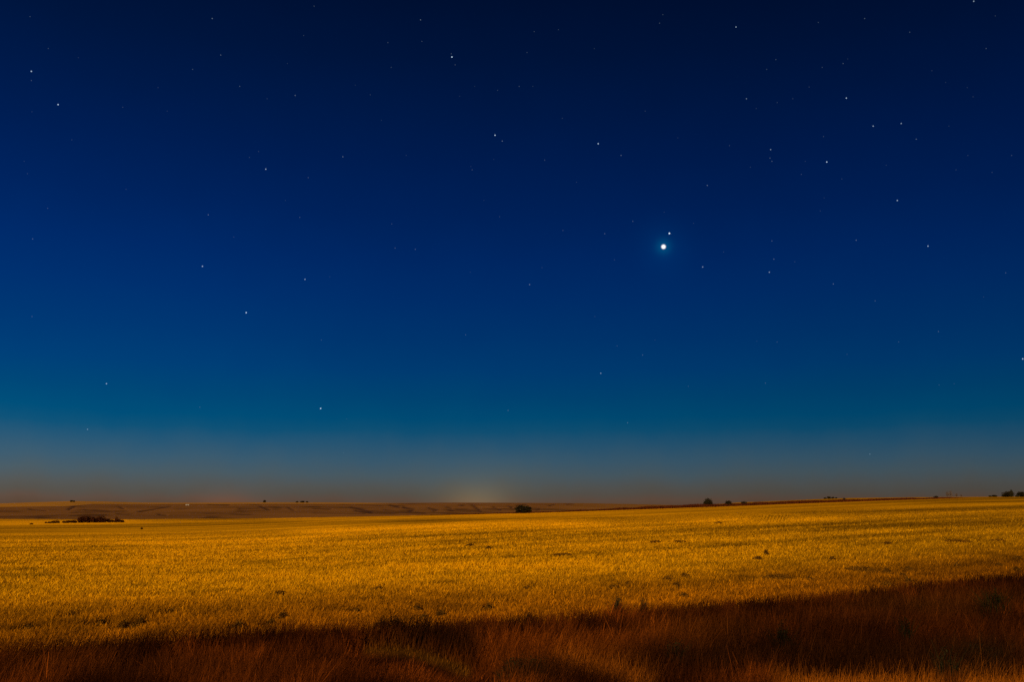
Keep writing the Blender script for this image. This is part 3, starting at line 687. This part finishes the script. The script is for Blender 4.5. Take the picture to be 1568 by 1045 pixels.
FAINT = [(46,25,.25),(325,28,.5),(74,74,.25),(120,88,.14),(48,123,.3),(338,84,.4),(295,106,.3),(367,132,.35),(242,134,.15),(188,164,.2),(256,170,.13),(49,171,.13),(110,214,.16),
 (382,241,.2),(396,232,.2),(37,247,.13),(42,266,.16),(193,290,.18),(73,319,.25),(319,329,.45),(481,9,.3),(644,30,.5),(594,65,.3),(646,63,.3),(465,54,.2),(697,99,.3),(691,82,.3),(599,103,.25),(440,97,.13),
 (452,146,.45),(409,151,.15),(567,145,.2),(544,130,.12),(795,132,.3),(762,138,.25),(727,132,.13),(704,147,.13),(769,216,.5),(584,184,.13),(525,240,.5),(622,238,.15),(472,272,.3),(723,260,.3),(721,255,.14),(756,244,.13),
 (459,333,.3),(437,307,.13),(741,307,.13),(765,332,.2),(600,343,.25),(818,48,.25),(855,45,.2),(1015,22,.25),(1010,35,.3),(910,74,.16),(807,80,.25),(816,132,.15),(861,181,.2),(988,170,.2),(1188,91,.3),(1174,106,.25),
 (1143,151,.6),(1158,166,.15),(1190,157,.2),(951,238,.45),(834,245,.3),(1117,223,.25),(1038,211,.13),(1179,242,.35),(1182,247,.35),(1149,256,.15),(883,279,.16),(1083,284,.5),(969,339,.35),(1062,342,.16),(1017,325,.13),
 (1253,34,.25),(1324,28,.35),(1393,49,.3),(1524,24,.16),(1291,97,.35),(1259,103,.25),(1298,90,.13),(1510,74,.3),(1427,108,.16),(1239,133,.2),(1214,151,.2),(1481,134,.13),(1490,148,.16),(1448,126,.12),(1403,213,.45),(1453,193,.13),
 (1261,209,.25),(1233,247,.16),(1227,267,.25),(1482,238,.16),(1549,238,.25),(1357,253,.13),(1464,260,.16),(1519,264,.2),(1289,274,.16),(1262,303,.13),(1256,323,.16),(50,366,.35),(49,485,.3),(358,363,.16),
 (492,521,.25),(306,624,.25),(526,694,.16),(505,424,.14),(531,642,.14),(605,380,.35),(636,382,.35),(862,353,.3),(926,358,.4),(830,410,.16),(713,513,.3),(941,398,.2),(720,417,.13),(911,485,.16),(945,530,.25),
 (984,544,.35),(778,629,.35),(961,648,.4),(1003,521,.14),(1185,397,.45),(1182,369,.35),(1108,386,.16),(1217,401,.16),(1311,368,.45),(1276,435,.45),(1340,461,.3),(1540,418,.3),(1437,508,.35),(1376,524,.25),(1190,524,.25),
 (1172,587,.3),(1054,592,.2),(1438,590,.16),(1461,588,.13),(1506,455,.12),(1159,523,.13),(1297,543,.16)]
sm_cache = {}
def star_material(strength, col, soft=False):
    key = (round(strength, 2), col)
    if key in sm_cache: return sm_cache[key]
    mt = bpy.data.materials.new("starlight"); mt.use_nodes = True; t = mt.node_tree; t.nodes.clear()
    em = t.nodes.new("ShaderNodeEmission"); em.inputs[0].default_value = (*col, 1); em.inputs[1].default_value = strength
    ou = t.nodes.new("ShaderNodeOutputMaterial")
    tr = t.nodes.new("ShaderNodeBsdfTransparent"); ad = t.nodes.new("ShaderNodeAddShader")
    em.inputs[1].default_value = strength * 0.5
    if soft:                                    # bright core fading softly to the limb
        lw = t.nodes.new("ShaderNodeLayerWeight"); lw.inputs[0].default_value = 0.5
        iv = t.nodes.new("ShaderNodeMath"); iv.operation = "SUBTRACT"; iv.inputs[0].default_value = 1.0; t.links.new(lw.outputs["Facing"], iv.inputs[1])
        pw = t.nodes.new("ShaderNodeMath"); pw.operation = "POWER"; pw.inputs[1].default_value = 5.0; t.links.new(iv.outputs[0], pw.inputs[0])
        mu = t.nodes.new("ShaderNodeMath"); mu.operation = "MULTIPLY"; mu.inputs[1].default_value = strength; t.links.new(pw.outputs[0], mu.inputs[0])
        t.links.new(mu.outputs[0], em.inputs[1])
    t.links.new(em.outputs[0], ad.inputs[0]); t.links.new(tr.outputs[0], ad.inputs[1]); t.links.new(ad.outputs[0], ou.inputs[0])
    mt.cycles.emission_sampling = "NONE"
    sm_cache[key] = mt; return mt
def ball(name, radius, mat):
    k = (name, round(radius, 1), mat.name)
    if k in sm_cache: return sm_cache[k]
    import bmesh
    bm = bmesh.new(); bmesh.ops.create_icosphere(bm, subdivisions=3 if name == "planet" else 2, radius=radius)
    me = bpy.data.meshes.new(name); bm.to_mesh(me); bm.free(); me.materials.append(mat)
    sm_cache[k] = me; return me
def put_star(name, px, py, rpx, strength, col, label, cat, group=None):
    d = direction(px, py); d = d / np.linalg.norm(d) * STAR_R
    me = ball(name, round(rpx * STAR_R / 995.0, 0), star_material(round(strength, 2), col, rpx > 2))
    return tag(link(name, me, loc=d), label, cat, group)
BLUE = (0.62, 0.82, 1.0)
put_star("planet", 1016, 378, 3.15, 1.0, (1.0, 0.93, 0.84), "brilliant large white planet glowing in the dark blue sky", "planet")
put_star("planet", 1025, 357.5, 0.8, 0.95, (0.75, 0.90, 1.0), "small bluish planet close above the brilliant large one", "planet")
for px_, py_, b, lb, sh in LAND:
    put_star("star", px_, py_, 0.42 + 0.20 * b, 0.03 + 0.88 * b ** 2, BLUE, lb, "star", "stars of the night sky")
marks = [(1016, 378, "brilliant planet")] + [(l[0], l[1], l[4]) for l in LAND]
HOUR = ["twelve", "one", "two", "three", "four", "five", "six", "seven", "eight", "nine", "ten", "eleven"]
RANK = ["first", "second", "third", "fourth", "fifth", "sixth", "seventh", "eighth"]
near_ = {}
for px_, py_, b in FAINT:
    j = min(range(len(marks)), key=lambda q: math.hypot(px_ - marks[q][0], py_ - marks[q][1]))
    dx, dy = px_ - marks[j][0], marks[j][1] - py_
    near_.setdefault((j, round(math.degrees(math.atan2(dx, dy)) / 30) % 12), []).append((math.hypot(dx, dy), px_, py_, b))
for (j, hr), lst in near_.items():
    for q, (_, px_, py_, b) in enumerate(sorted(lst)):
        lb = "faint star at %s o'clock from the %s" % (HOUR[hr], marks[j][2])
        if len(lst) > 1: lb = "faint star, %s outward at %s o'clock from the %s" % (RANK[q], HOUR[hr], marks[j][2])
        put_star("star", px_, py_, 0.40 + 0.18 * b, 0.02 + 0.50 * b ** 1.8, BLUE, lb, "star", "stars of the night sky")
